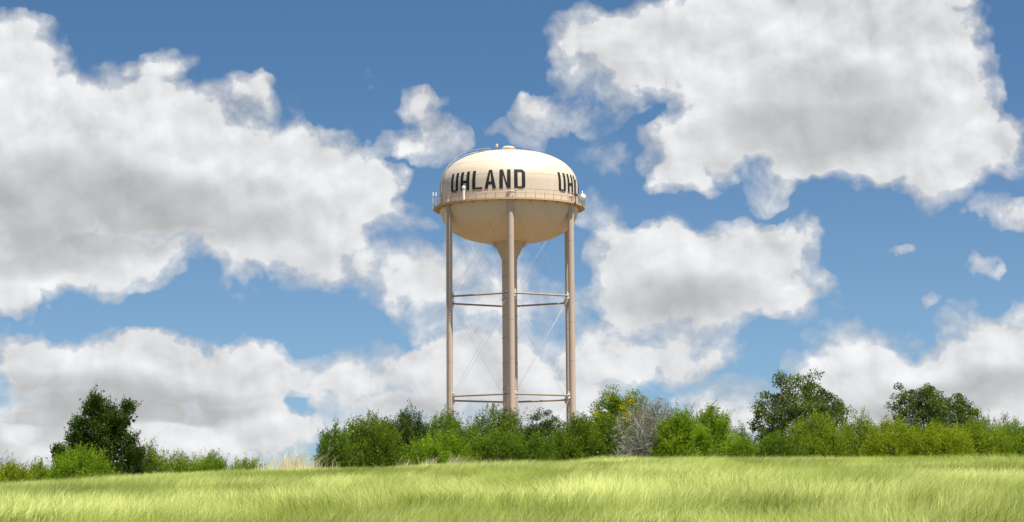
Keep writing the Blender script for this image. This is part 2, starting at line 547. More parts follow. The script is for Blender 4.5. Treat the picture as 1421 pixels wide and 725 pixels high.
def blades(n, y0, y1, margin, hmean, wmean, name, mat, seed, pos=None):
    r = np.random.default_rng(seed)
    if pos is None:
        # spread evenly over the wedge of the meadow
        u = r.random(n)
        Y = np.sqrt(y0 ** 2 + u * (y1 ** 2 - y0 ** 2))
        X = (r.random(n) * 2 - 1) * (Y * 0.2125 + margin)
        # tussocks: pull half of the blades towards tussock centres
        cell = 0.55
        tx = (np.floor(X / cell) + .5 + (vnoise(np.floor(X / cell) * 1.0 + .01, np.floor(Y / cell) + .01, 5) - .5)) * cell
        ty = (np.floor(Y / cell) + .5 + (vnoise(np.floor(X / cell) * 1.0 + .01, np.floor(Y / cell) + .01, 6) - .5)) * cell
        pull = (r.random(n) < .6) * r.random(n) * .75
        X = X + (tx - X) * pull; Y = Y + (ty - Y) * pull
    else:
        X, Y = pos
    big = fbm(X * .13 + 40, Y * .05 + 9, 21, 3)
    med = fbm(X * .55 + 11, Y * .11 + 3, 31, 3)
    hs = hmean * (0.45 + 0.75 * big + 0.45 * med) * (0.6 + 0.7 * r.random(n))
    Z = gz(X, Y) - 0.03
    # wind: combed mostly to the right, with swirls
    wa = 0.35 + (fbm(X * .22, Y * .12 + 7, 41, 2) - .5) * 7.5 + r.normal(0, .6, n)
    lean = 0.32 + 0.5 * fbm(X * .3 + 5, Y * .15, 51, 2) + r.normal(0, .13, n)
    lx = np.cos(wa); ly = np.sin(wa)
    fa = r.random(n) * 2 * np.pi
    wv = wmean * (0.7 + .6 * r.random(n)) * np.sqrt(np.maximum(Y, 40) / 75)
    wx = np.cos(fa) * wv * .5; wy = np.sin(fa) * wv * .5
    base = np.stack([X, Y, Z], -1)
    side = np.stack([wx, wy, 0 * wx], -1)
    m1 = base + np.stack([lx * lean * hs * .22, ly * lean * hs * .22, hs * .55], -1)
    tip = base + np.stack([lx * lean * hs * .85, ly * lean * hs * .85, hs * (1 - .28 * lean)], -1)
    V = np.stack([base - side, base + side, m1 + side * .8, m1 - side * .8, tip], 1).reshape(-1, 3)
    o5 = np.arange(n) * 5
    fi = np.stack([o5, o5 + 1, o5 + 2, o5 + 3, o5 + 3, o5 + 2, o5 + 4], -1).ravel()
    lt = np.tile([4, 3], n)
    tint = np.repeat(np.clip(0.61 + (big * .45 + med * .55 - .5) * 3.0 + r.normal(0, .15, n), 0, 1), 2)
    if pos is None:
        tuft = np.clip((fbm(X * .9 + 60, Y * .20 + 2, 61, 2) - .66) * 9, 0, 1)
        tint = np.clip(tint - np.repeat(tuft * .8, 2), 0, 1)
    return fast_mesh(name, V, fi, lt, mat, attr=tint)


grassmat = leafmat('meadow_grass', (0.22, 0.26, 0.042), (0.82, 0.84, 0.33), trans=0.40, gloss=0.0, scale=0.16)
gr = blades(430000, 36, 127, 6.0, 0.52, 0.010, 'meadow_grass', grassmat, 3)
gr['kind'] = 'stuff'
gr['label'] = 'pale yellow green meadow grass combed by wind over the slope'
gr['category'] = 'grass'
# ------------------------------------------------------------------ water tower
TY = 290.0
TC = at(707.3, 420, TY)
MPP = (at(708, 400, TY) - at(707, 400, TY)).length      # metres per photo pixel at the tower
TX = TC.x


def Z(py):
    return at(707.3, py, TY).z


tg = gh(TX, TY)
TH = R(1.3)
m_tank = paint('cream_tank_paint', (0.66, 0.545, 0.41), 0.42, 0.085, bump=0.05)
m_leg = paint('beige_column_paint', (0.545, 0.435, 0.34), 0.5, 0.10)
m_strut = paint('weathered_strut_paint', (0.36, 0.27, 0.195), 0.6, 0.2, rust=0.5)
m_rod = paint('glint_rod_paint', (0.74, 0.70, 0.64), 0.4, 0.05)  # tan rods; the whitish glint of the sun is put into the base colour
m_deck = paint('tan_deck_paint', (0.56, 0.40, 0.25), 0.55, 0.12, rust=0.35)
m_rail = paint('brown_rail_paint', (0.36, 0.25, 0.16), 0.6, 0.1)
m_black = paint('black_sign_paint', (0.008, 0.007, 0.009), 0.75, 0.05)
m_white = paint('white_fibreglass', (0.82, 0.82, 0.80), 0.35, 0.03)
m_galv = paint('galvanised_steel', (0.55, 0.55, 0.54), 0.35, 0.1, metallic=0.7)
m_orange = paint('orange_primer', (0.60, 0.34, 0.17), 0.6, 0.15)
m_dark = paint('dark_mount_steel', (0.06, 0.055, 0.05), 0.6, 0.1)

tower = empty('water_tower', (TX, TY, tg), 'tall cream multi-legged water tower lettered in black, standing behind the scrub', 'water tower')


def L(z):
    return z - tg       # photo-measured height -> tower's own height


RT = 97 * MPP            # tank radius
RL = 96.5 * MPP          # legs stand on this circle
ZE1, ZE0 = L(Z(268)), L(Z(284))
BU, BL = 57.8 * MPP, 54.5 * MPP
NU, NL = 2.42, 2.5


def tank_r(z):
    if z > ZE1: return RT * max(0.0, 1 - ((z - ZE1) / BU) ** NU) ** (1 / NU)
    if z < ZE0: return RT * max(0.0, 1 - ((ZE0 - z) / BL) ** NL) ** (1 / NL)
    return RT


prof = []
for k in range(28):
    a = math.pi / 2 * k / 27
    c_, s_ = math.cos(a), math.sin(a)
    prof.append((RT * s_ ** (2 / NL), ZE0 - BL * c_ ** (2 / NL)))
for k in range(1, 30):
    a = math.pi / 2 * k / 29
    c_, s_ = math.cos(a), math.sin(a)
    prof.append((max(RT * c_ ** (2 / NU), 0.0), ZE1 + BU * s_ ** (2 / NU)))
mb = MB(); mb.lathe(prof, 128)
tank = mb.build('tank', m_tank, tower)
# weld seams: low beads of metal round the shell
sm = MB()
for py in (233, 252):
    z = L(Z(py)) - 0.2
    rr = tank_r(z)
    sm.tube([(rr * math.sin(a), -rr * math.cos(a), z) for a in np.linspace(0, 2 * math.pi, 97)[:-1]], 0.018, 5, closed=True)
for k in range(12):
    a = R(11 + 30 * k)
    pts = []
    for z in np.linspace(ZE0 - BL * .9, L(Z(252)) - .2, 26):
        rr = tank_r(z); pts.append((rr * math.sin(a), -rr * math.cos(a), z))
    sm.tube(pts, 0.014, 4)
sm.build('weld_seam', m_tank, tank)

# lettering painted round the shell
zt, zb = 2.02, 0.0
LW = 1.36; SV = 0.43; SH = 0.33; HT = 2.36


def rect(x0, y0, x1, y1): return [(x0, y0), (x1, y0), (x1, y1), (x0, y1)]


def glyph(ch):
    w_, h = LW, HT
    if ch == 'U':
        return [rect(0, .30, SV, h), rect(w_ - SV, .30, w_, h), [(0, .30), (.24, 0), (.24, SH), (SV, .36)], [(.24, 0), (w_ - .24, 0), (w_ - .24, SH), (.24, SH)], [(w_ - .24, 0), (w_, .30), (w_ - SV, .36), (w_ - .24, SH)]]
    if ch == 'H':
        return [rect(0, 0, SV, h), rect(w_ - SV, 0, w_, h), rect(SV, h / 2 - SH / 2 - .05, w_ - SV, h / 2 + SH / 2 - .05)]
    if ch == 'L':
        return [rect(0, 0, SV, h), rect(SV, 0, w_, SH)]
    if ch == 'A':
        c2 = w_ / 2 + .06; W = w_ + .12
        return [[(0, 0), (SV * 1.02, 0), (c2 + .04, h), (c2 - .21, h)], [(W - SV * 1.02, 0), (W, 0), (c2 + .21, h), (c2 - .04, h)], [(.40, .62), (W - .40, .62), (W - .47, .62 + SH), (.47, .62 + SH)]]
    if ch == 'N':
        return [rect(0, 0, SV, h), rect(w_ - SV, 0, w_, h), [(SV, h), (SV, h - .62), (w_ - SV, 0), (w_ - SV, .62)]]
    if ch == 'D':
        q = .32
        return [rect(0, 0, SV, h), [(SV, h - SH), (w_ - q, h - SH), (w_ - q, h), (SV, h)], [(SV, 0), (w_ - q, 0), (w_ - q, SH), (SV, SH)],
                [(w_ - SV, q), (w_, q), (w_, h - q), (w_ - SV, h - q)], [(w_ - q, 0), (w_, q), (w_ - SV, q + .06), (w_ - q, SH)], [(w_ - q, h), (w_ - q, h - SH), (w_ - SV, h - q - .06), (w_, h - q)]]


LET_Z0 = L(Z(262.8)) - 1.21
adv = {'U': 1.78, 'H': 1.80, 'L': 1.62, 'A': 1.86, 'N': 1.78, 'D': 1.34}


def word(a_start):
    mb = MB()
    x = 0.0
    for ch in 'UHLAND':
        for q in glyph(ch):
            # subdivide the quad so that it follows the shell
            p = [np.array(v) for v in q]
            nu, nv_ = 6, 10
            V = []; Fq = []
            for off in (0.004, 0.022):
                for j in range(nv_ + 1):
                    for i in range(nu + 1):
                        u, v = i / nu, j / nv_
                        pt = (p[0] * (1 - u) + p[1] * u) * (1 - v) + (p[3] * (1 - u) + p[2] * u) * v
                        z = LET_Z0 + pt[1]
                        rr = tank_r(z) + off
                        a = a_start + (x + pt[0]) * .975 / RT
                        V.append((rr * math.sin(a), -rr * math.cos(a), z))
            s1 = (nu + 1) * (nv_ + 1)
            for j in range(nv_):
                for i in range(nu):
                    k0 = s1 + j * (nu + 1) + i
                    Fq.append((k0, k0 + 1, k0 + nu + 2, k0 + nu + 1))
            rim = [i for i in range(nu + 1)] + [(j + 1) * (nu + 1) + nu for j in range(nv_)] + [nv_ * (nu + 1) + i for i in range(nu - 1, -1, -1)] + [j * (nu + 1) for j in range(nv_ - 1, 0, -1)]
            for i in range(len(rim)):
                a_, b_ = rim[i], rim[(i + 1) % len(rim)]
                Fq.append((a_, b_, b_ + s1, a_ + s1))
            mb.add(V, Fq)
        x += adv[ch]
    return mb.build('lettering', m_black, tank, smooth=False)


word(R(-54.6)); word(R(44.6)); word(R(143.8))

# riser with its bell and bands
RR = 10.4 * MPP
zb_ = L(Z(338))
bell = [(RR, 0.0), (RR, L(Z(361)))]
for k in range(1, 9):
    f = k / 8
    bell.append((RR + (23 * MPP - RR) * f, L(Z(361)) + (zb_ + .25 - L(Z(361))) * f))
bell.append((26.5 * MPP, ZE0 - BL + .22))
mb = MB(); mb.lathe(bell, 48)
for py in (361, 367, 385.5, 416, 440, 470, 505, 540, 575, 610, 645):
    z = L(Z(py)); mb.lathe([(RR, z - .05), (RR + .055, z - .05), (RR + .055, z + .05), (RR, z + .05)], 40)
riser = mb.build('riser', m_leg, tower, autosmooth=40)
for k in range(8):
    gm = MB()
    a = R(45 * k + 22.5)
    s_, c_ = math.sin(a), math.cos(a)
    r0, r1 = 21 * MPP, 31 * MPP
    za, zb2 = L(Z(345)), L(Z(333))
    th = .02
    V = []
    for sgn in (-1, 1):
        for (rr, zz) in ((r0, za), (r1, zb2 + .1), (r0, zb2 + .35)):
            V.append((rr * s_ + c_ * th * sgn, -rr * c_ + s_ * th * sgn, zz))
    gm.add(V, [(0, 1, 2), (5, 4, 3), (0, 3, 4, 1), (1, 4, 5, 2), (2, 5, 3, 0)])
    gm.build('gusset_plate', m_tank, riser, smooth=False)

# six columns
ang = [TH + R(60 * k) for k in range(6)]
ZTOP = L(Z(266)) - 1.30
RLEG = 4.35 * MPP
legpos = []
for a in ang:
    x, y = RL * math.sin(a), -RL * math.cos(a)
    legpos.append((x, y))
    mb = MB()
    mb.lathe([(RLEG, 0.35), (RLEG, ZTOP)], 28, (x, y, 0))
    mb.lathe([(RLEG * 1.05, ZTOP), (RLEG * 1.12, ZTOP + .01), (RLEG * 1.12, ZTOP + .09), (0.001, ZTOP + .10)], 28, (x, y, 0))
    mb.lathe([(0.75, 0.30), (0.75, 0.36), (RLEG, 0.36)], 20, (x, y, 0))
    for py in (340, 452, 505, 600):
        z = L(Z(py)); mb.lathe([(RLEG, z - .02), (RLEG + .012, z - .02), (RLEG + .012, z + .02), (RLEG, z + .02)], 28, (x, y, 0))
    leg = mb.build('leg', m_leg, tower, autosmooth=35)
    fb_ = MB(); fb_.lathe([(1.1, -1.0), (1.1, 0.30), (0.001, 0.31)], 20, (x, y, 0)); fb_.build('concrete_footing', paint('footing_concrete', (.38, .36, .33), .9), leg, autosmooth=35)

# struts between neighbouring columns at two levels, with gusset lugs
ZS = [L(Z(416.3)), L(Z(552.8))]


def lp(k, z, r_off=0.0):
    x, y = legpos[k % 6]
    rr = math.hypot(x, y)
    return Vector((x * (1 + r_off / rr), y * (1 + r_off / rr), z))


for z in ZS:
    for k in range(6):
        mb = MB()
        a, b_ = lp(k, z), lp(k + 1, z)
        d = (b_ - a).normalized()
        mb.tube([a + d * RLEG * .9, a + d * (RLEG + .5), b_ - d * (RLEG + .5), b_ - d * RLEG * .9], [.075, .115, .115, .075], 10)
        mb.build('strut', m_strut, tower, autosmooth=40)
# crossed tie rods
tiers = [(L(Z(294)), ZS[0]), (ZS[0], ZS[1]), (ZS[1], 0.6)]
for (z1, z0) in tiers:
    for k in range(6):
        for flip in (0, 1):
            mb = MB()
            a, b_ = (lp(k, z1 - .12), lp(k + 1, z0 + .12)) if not flip else (lp(k, z0 + .12), lp(k + 1, z1 - .12))
            d = (b_ - a).normalized(); off = Vector((0, 0, 0))
            n_ = d.cross(Vector((0, 0, 1))).normalized() * (.035 if flip else -.035)
            hd = Vector((b_.x - a.x, b_.y - a.y, 0)).normalized()
            a2 = a + hd * RLEG * .95 + n_; b2 = b_ - hd * RLEG * .95 + n_
            mb.tube([a2, b2], .0105, 6)
            dd = (b2 - a2).normalized()
            for e, s_ in ((a2, 1), (b2, -1)):
                mb.tube([e, e + dd * .42 * s_], .045, 6)
            mb.build('tie_rod', m_rod, tower)

# clevis lugs at the joints, one mesh per column joint
for z in ZS:
    for k in range(6):
        for sgn in (1, -1):
            mb = MB()
            a = lp(k, z); d = (lp(k + sgn, z) - a).normalized()
            c = a + d * (RLEG + .12)
            rz = math.atan2(d.y, d.x)
            mb.box(c, (.34, .03, .62), rz)
            mb.build('joint_lug', m_rod, tower, smooth=False)

# balcony
RB = 105.8 * MPP
ZD = L(Z(289.6))
mb = MB()
mb.lathe([(RT - .05, ZD - .02), (RT - .05, ZD - .10), (RB - .06, ZD - .10), (RB - .06, ZD - .14), (RB, ZD - .14), (RB, ZD + .07), (RB - .03, ZD + .07), (RB - .03, ZD), (RT - .05, ZD)], 128)
balcony = mb.build('balcony', m_deck, tower, autosmooth=35)
for k in range(30):
    mb = MB()
    a = R(12 * k + 6)
    s_, c_ = math.sin(a), math.cos(a)
    V = []
    for sgn in (-1, 1):
        for (rr, zz) in ((RT - .03, ZD - .11), (RB - .08, ZD - .11), (RB - .10, ZD - .13), (RT - .03, ZD - .30)):
            V.append((rr * s_ + c_ * .02 * sgn, -rr * c_ + s_ * .02 * sgn, zz))
    mb.add(V, [(0, 1, 2, 3), (7, 6, 5, 4), (0, 4, 5, 1), (1, 5, 6, 2), (2, 6, 7, 3), (3, 7, 4, 0)])
    mb.build('deck_bracket', m_deck, balcony, smooth=False)
rl = MB()
NP = 48
for k in range(NP):
    a = TH + R(360 / NP * (k + .5)); x, y = (RB - .05) * math.sin(a), -(RB - .05) * math.cos(a)
    rl.tube([(x, y, ZD + .02), (x, y, ZD + 1.09)], .026, 6)
for zz, rr_ in ((1.09, .03), (.60, .022)):
    rl.tube([((RB - .05) * math.sin(a), -(RB - .05) * math.cos(a), ZD + zz) for a in np.linspace(0, 2 * math.pi, 129)[:-1]], rr_, 6, closed=True)
rl.build('railing', m_rail, balcony)

# ladder up the left front column, and the curved one over the dome
LA = ang[5]
lx, ly = legpos[5]


def ladder(mb, P0, P1, side, width=.42, step=.31, rr=.022):
    P0, P1 = Vector(P0), Vector(P1)
    n_ = int((P1 - P0).length / step)
    for s_ in (-1, 1):
        mb.tube([P0 + side * s_ * width / 2, P1 + side * s_ * width / 2], .03, 5)
    for k in range(1, n_):
        p = P0.lerp(P1, k / n_)
        mb.tube([p - side * width / 2, p + side * width / 2], rr, 5, caps=False)


od = Vector((math.sin(R(-12)), -math.cos(R(-12)), 0)); sd = Vector((od.y, -od.x, 0)) * -1
mb = MB()
base = Vector((lx, ly, 0)) + od * (RLEG + .17)
ladder(mb, base + Vector((0, 0, 1.2)), base + Vector((0, 0, ZD - .1)), sd, rr=.026)
for z in np.arange(3, ZD - 1, 3.2):
    for s_ in (-1, 1):
        p = base + Vector((0, 0, z)) + sd * .21 * s_
        mb.tube([p, p - od * .2], .02, 4)
mb.build('ladder', m_leg, tower)

mb = MB()
ta = R(-72)
td = Vector((math.sin(ta), -math.cos(ta), 0)); tsd = Vector((-td.y, td.x, 0))
for s_ in (-1, 1):
    pts = []
    pts2 = []
    for z in np.linspace(ZD, ZE1 + BU * .985, 44):
        r_ = tank_r(z) + .16
        zz = z + .16 * max(0, (z - ZE1) / BU)
        pts.append(td * r_ + tsd * .22 * s_ + Vector((0, 0, zz)))
        if z > ZE1 + BU * .45:
            f = (z - ZE1) / BU
            pts2.append(td * (tank_r(z) + .15) + tsd * .30 * s_ + Vector((0, 0, z + .50 * min(1, (f - .4) * 2.2))))
    mb.tube(pts, .022, 5)
    if s_ == -1:
        mb.tube(pts2, .017, 5)
        for i in range(0, len(pts2), 4): mb.tube([pts2[i], pts2[i] + Vector((0, 0, -.55))], .02, 4)
    if s_ == 1:
        pr = pts
for i in range(0, len(pr) - 1):
    for q in (0, .5):
        p = pr[i].lerp(pr[i + 1], q)
        mb.tube([p, p - tsd * .44], .02, 4, caps=False)
mb.build('tank_ladder', m_leg, tank)

# top furniture
ztop = ZE1 + BU
mb = MB(); mb.lathe([(.62, ztop - .12), (.62, ztop + .30), (.82, ztop + .34), (.84, ztop + .46), (.55, ztop + .66), (.0001, ztop + .74)], 28)
mb.build('roof_vent', m_orange if False else m_tank, tank, autosmooth=35)
mb = MB(); mb.lathe([(.60, ztop - .1), (.64, ztop + .31)], 28); mb.build('vent_screen', m_orange, tank)


def tank_top(x, y):
    r_ = math.hypot(x, y)
    return ZE1 + BU * max(0.0, 1 - (r_ / RT) ** NU) ** (1 / NU)


mb = MB(); hx, hy = 1.15, -.3; hz = tank_top(hx, hy); mb.lathe([(.32, hz - .1), (.32, hz + .16), (.36, hz + .17), (.36, hz + .22), (.001, hz + .25)], 20, (hx, hy, 0)); mb.build('roof_hatch', m_orange, tank, autosmooth=35)
mb = MB(); hx, hy = -3.2, -2.2; hz = tank_top(hx, hy)
mb.box((hx, hy, hz), (.75, .6, .14), R(-20)); mb.box((hx, hy, hz + .09), (.85, .7, .04), R(-20)); mb.build('roof_hatch', m_deck, tank, smooth=False)
mb = MB(); hx, hy = -1.42, -.4; hz = tank_top(hx, hy)
mb.tube([(hx, hy, hz - .05), (hx, hy, hz + .85)], .035, 8)
mb.build('beacon_pole', m_galv, tank)
mb = MB(); mb.lathe([(.08, hz + .55), (.16, hz + .58), (.17, hz + .86), (.10, hz + .95), (.001, hz + .97)], 14, (hx, hy, 0)); mb.build('beacon_light', m_deck, tank, autosmooth=40)


def bal(a, r_=None):
    r_ = RB - .05 if r_ is None else r_
    return Vector((r_ * math.sin(a), -r_ * math.cos(a), 0))


# white panel antenna on the left front, with its radio head
a = math.asin(-58.5 / 104)
p = bal(a, RB + .12)
mb = MB(); mb.tube([p + Vector((0, 0, ZD - .1)), p + Vector((0, 0, ZD + 1.5))], .045, 8); mb.build('antenna_mast', m_galv, balcony)
mb = MB()
q = bal(a, RB + .28)
mb.lathe([(.001, ZD - .02), (.155, ZD - .01), (.155, ZD + 1.22), (.001, ZD + 1.23)], 16, q); mb.build('panel_antenna', m_white, balcony, autosmooth=40)
mb = MB(); mb.lathe([(.1, ZD + 1.23), (.21, ZD + 1.28), (.22, ZD + 1.50), (.12, ZD + 1.62), (.001, ZD + 1.64)], 16, q); mb.build('radio_head', m_white, balcony, autosmooth=40)
# small box by the front column
a = math.asin(10 / 104)
q = bal(a, RB - .25)
mb = MB(); mb.box(q + Vector((0, 0, ZD + .85)), (.42, .25, .38), a); mb.box(q + Vector((-.1, 0, ZD + .62)), (.3, .2, .10), a); mb.build('equipment_box', m_white, balcony, smooth=False)
# dish and mounts on the right tip
a = R(74)
q = bal(a, RB - .02)
mb = MB(); mb.tube([q + Vector((0, 0, ZD)), q + Vector((0, 0, ZD + 1.7))], .045, 8); mb.build('antenna_mast', m_galv, balcony)
dish = MB()
dd = Vector((.5, -.75, .25)).normalized()
u_ = dd.cross(Vector((0, 0, 1))).normalized(); v_ = u_.cross(dd)
cc = q + Vector((-.02, -.1, ZD + .92)) + dd * .2
V = []; Fq = []
for i in range(7):
    rr = .37 * math.sin(math.pi / 2 * i / 6); dp = .24 * math.cos(math.pi / 2 * i / 6)
    for k in range(20):
        t_ = 2 * math.pi * k / 20
        V.append(cc + dd * dp + (u_ * math.cos(t_) + v_ * math.sin(t_)) * max(rr, .002))
for i in range(6):
    for k in range(20):
        Fq.append((i * 20 + k, i * 20 + (k + 1) % 20, (i + 1) * 20 + (k + 1) % 20, (i + 1) * 20 + k))
Fq.append(tuple(range(20)))
for k in range(20):
    t_ = 2 * math.pi * k / 20
    V.append(cc - dd * .2 + (u_ * math.cos(t_) + v_ * math.sin(t_)) * .34)
for k in range(20):
    Fq.append((120 + k, 120 + (k + 1) % 20, 140 + (k + 1) % 20, 140 + k))
Fq.append(tuple(140 + k for k in range(20)))
dish.add([tuple(p) for p in V], Fq); dish.build('dish_antenna', m_white, balcony, autosmooth=50)
for k, (aa, z1) in enumerate(((66, 1.5), (81, 1.35), (88, 1.6), (95, 1.4))):
    mb = MB()
    q = bal(R(aa), RB)
    mb.tube([q + Vector((0, 0, ZD)), q + Vector((0, 0, ZD + z1))], .03, 6)
    mb.box(q + Vector((0, 0, ZD + z1 - .5)), (.28, .14, .42), R(aa))
    mb.build('antenna_mount', m_galv, balcony, smooth=False)
# dark whip antenna by the right front column
a = math.asin(89.5 / 104.5)
q = bal(a, RB + .08)
mb = MB(); mb.tube([q + Vector((0, 0, ZD - .25)), q + Vector((0, 0, ZD + 2.7))], .06, 8)
for z_, s_ in ((1.0, .28), (-.1, .25)): mb.box(q + Vector((-.08, 0, ZD + z_)), (s_, .2, .18), a)
mb.build('whip_antenna', m_dark, balcony, smooth=False)
mb = MB(); q2 = bal(R(63), RB - .3); mb.box(q2 + Vector((0, 0, ZD + 1.02)), (.55, .2, .28), R(63)); mb.build('cable_tray', m_dark, balcony, smooth=False)
# small whips on the left tip
for k, (aa, z1) in enumerate(((-84, 1.9), (-91, 1.3), (-72, 1.6))):
    mb = MB()
    q = bal(R(aa), RB + .02)
    mb.tube([q + Vector((0, 0, ZD)), q + Vector((0, 0, ZD + z1))], .028, 6)
    mb.lathe([(.001, ZD + z1 - .5), (.09, ZD + z1 - .48), (.09, ZD + z1), (.001, ZD + z1 + .02)], 10, q)
    mb.build('small_antenna', m_white, balcony, smooth=False)
# ------------------------------------------------------------------ trees and scrub
LM = {
    'mesq': leafmat('feathery_green_leaves', (0.1003, 0.1534, 0.0118), (0.3304, 0.4071, 0.0307), (0.40, 0.36, 0.03), 0.25, trans=0.42, gloss=0.01),
    'dark': leafmat('dark_glossy_leaves', (0.0283, 0.0519, 0.0094), (0.1003, 0.1534, 0.0212), trans=0.3, gloss=0.015),
    'green': leafmat('mid_green_leaves', (0.0590, 0.1015, 0.0106), (0.2242, 0.3186, 0.0283), trans=0.4, gloss=0.01),
    'bright': leafmat('bright_green_leaves', (0.0944, 0.1593, 0.0094), (0.3186, 0.4366, 0.0260), trans=0.45, gloss=0.01),
    'lime': leafmat('yellow_green_leaves', (0.1357, 0.1829, 0.0118), (0.4130, 0.4720, 0.0295), (0.42, 0.36, 0.03), 0.35, trans=0.45, gloss=0.01),
    'yellow': leafmat('yellowing_leaves', (0.0944, 0.1534, 0.0142), (0.2478, 0.3304, 0.0295), (0.55, 0.45, 0.02), 0.6, trans=0.45, gloss=0.01),
    'olive': leafmat('olive_leaves', (0.0590, 0.0767, 0.0212), (0.1652, 0.2006, 0.0531), (0.30, 0.25, 0.08), 0.3, trans=0.4, gloss=0.01),
    'oak': leafmat('oak_leaves', (0.0425, 0.0708, 0.0118), (0.1770, 0.2360, 0.0401), trans=0.35, gloss=0.02),
    'grey': leafmat('grey_green_leaves', (0.1003, 0.1180, 0.0590), (0.2596, 0.2832, 0.1534), trans=0.35, gloss=0.01),
}
BK = barkmat('grey_brown_bark', (0.10, 0.075, 0.05), (0.24, 0.20, 0.16))
DEADK = barkmat('bleached_dead_wood', (0.17, 0.16, 0.125), (0.42, 0.39, 0.32))


def unit(v):
    return v / np.maximum(np.linalg.norm(v, axis=-1, keepdims=True), 1e-9)


def leaves(cent, axis, size, r, name, mat, parent, tint):
    """one folded diamond per leaf"""
    n = len(cent)
    ax = unit(axis + r.normal(0, .45, (n, 3)))
    sd_ = unit(np.cross(ax, r.normal(0, 1, (n, 3))))
    s_ = size * (0.65 + .7 * r.random((n, 1)))
    a = cent - ax * s_ * .5
    c_ = cent + ax * s_ * .5
    up = np.cross(sd_, ax) * s_ * .08
    b_ = cent + sd_ * s_ * .27 + up
    d = cent - sd_ * s_ * .27 + up
    V = np.stack([a, b_, c_, d], 1).reshape(-1, 3)
    o4 = np.arange(n) * 4
    fi = np.stack([o4, o4 + 1, o4 + 2, o4, o4 + 2, o4 + 3], -1).ravel()
    return fast_mesh(name, V, fi, np.full(2 * n, 3), mat, parent, attr=np.repeat(tint, 2))


def limb(mb, p0, p1, r0, r1, r, seg=5, bend=.12, n=5):
    p0 = np.array(p0); p1 = np.array(p1)
    L_ = np.linalg.norm(p1 - p0)
    b1 = r.normal(0, bend * L_, 3); b1[2] = abs(b1[2]) * .5
    pts = []
    for k in range(n):
        f = k / (n - 1)
        q = p0 + (p1 - p0) * f + b1 * math.sin(math.pi * f)
        pts.append(tuple(q))
    mb.tube(pts, [r0 + (r1 - r0) * (k / (n - 1)) ** .8 for k in range(n)], seg, caps=False)
    return pts


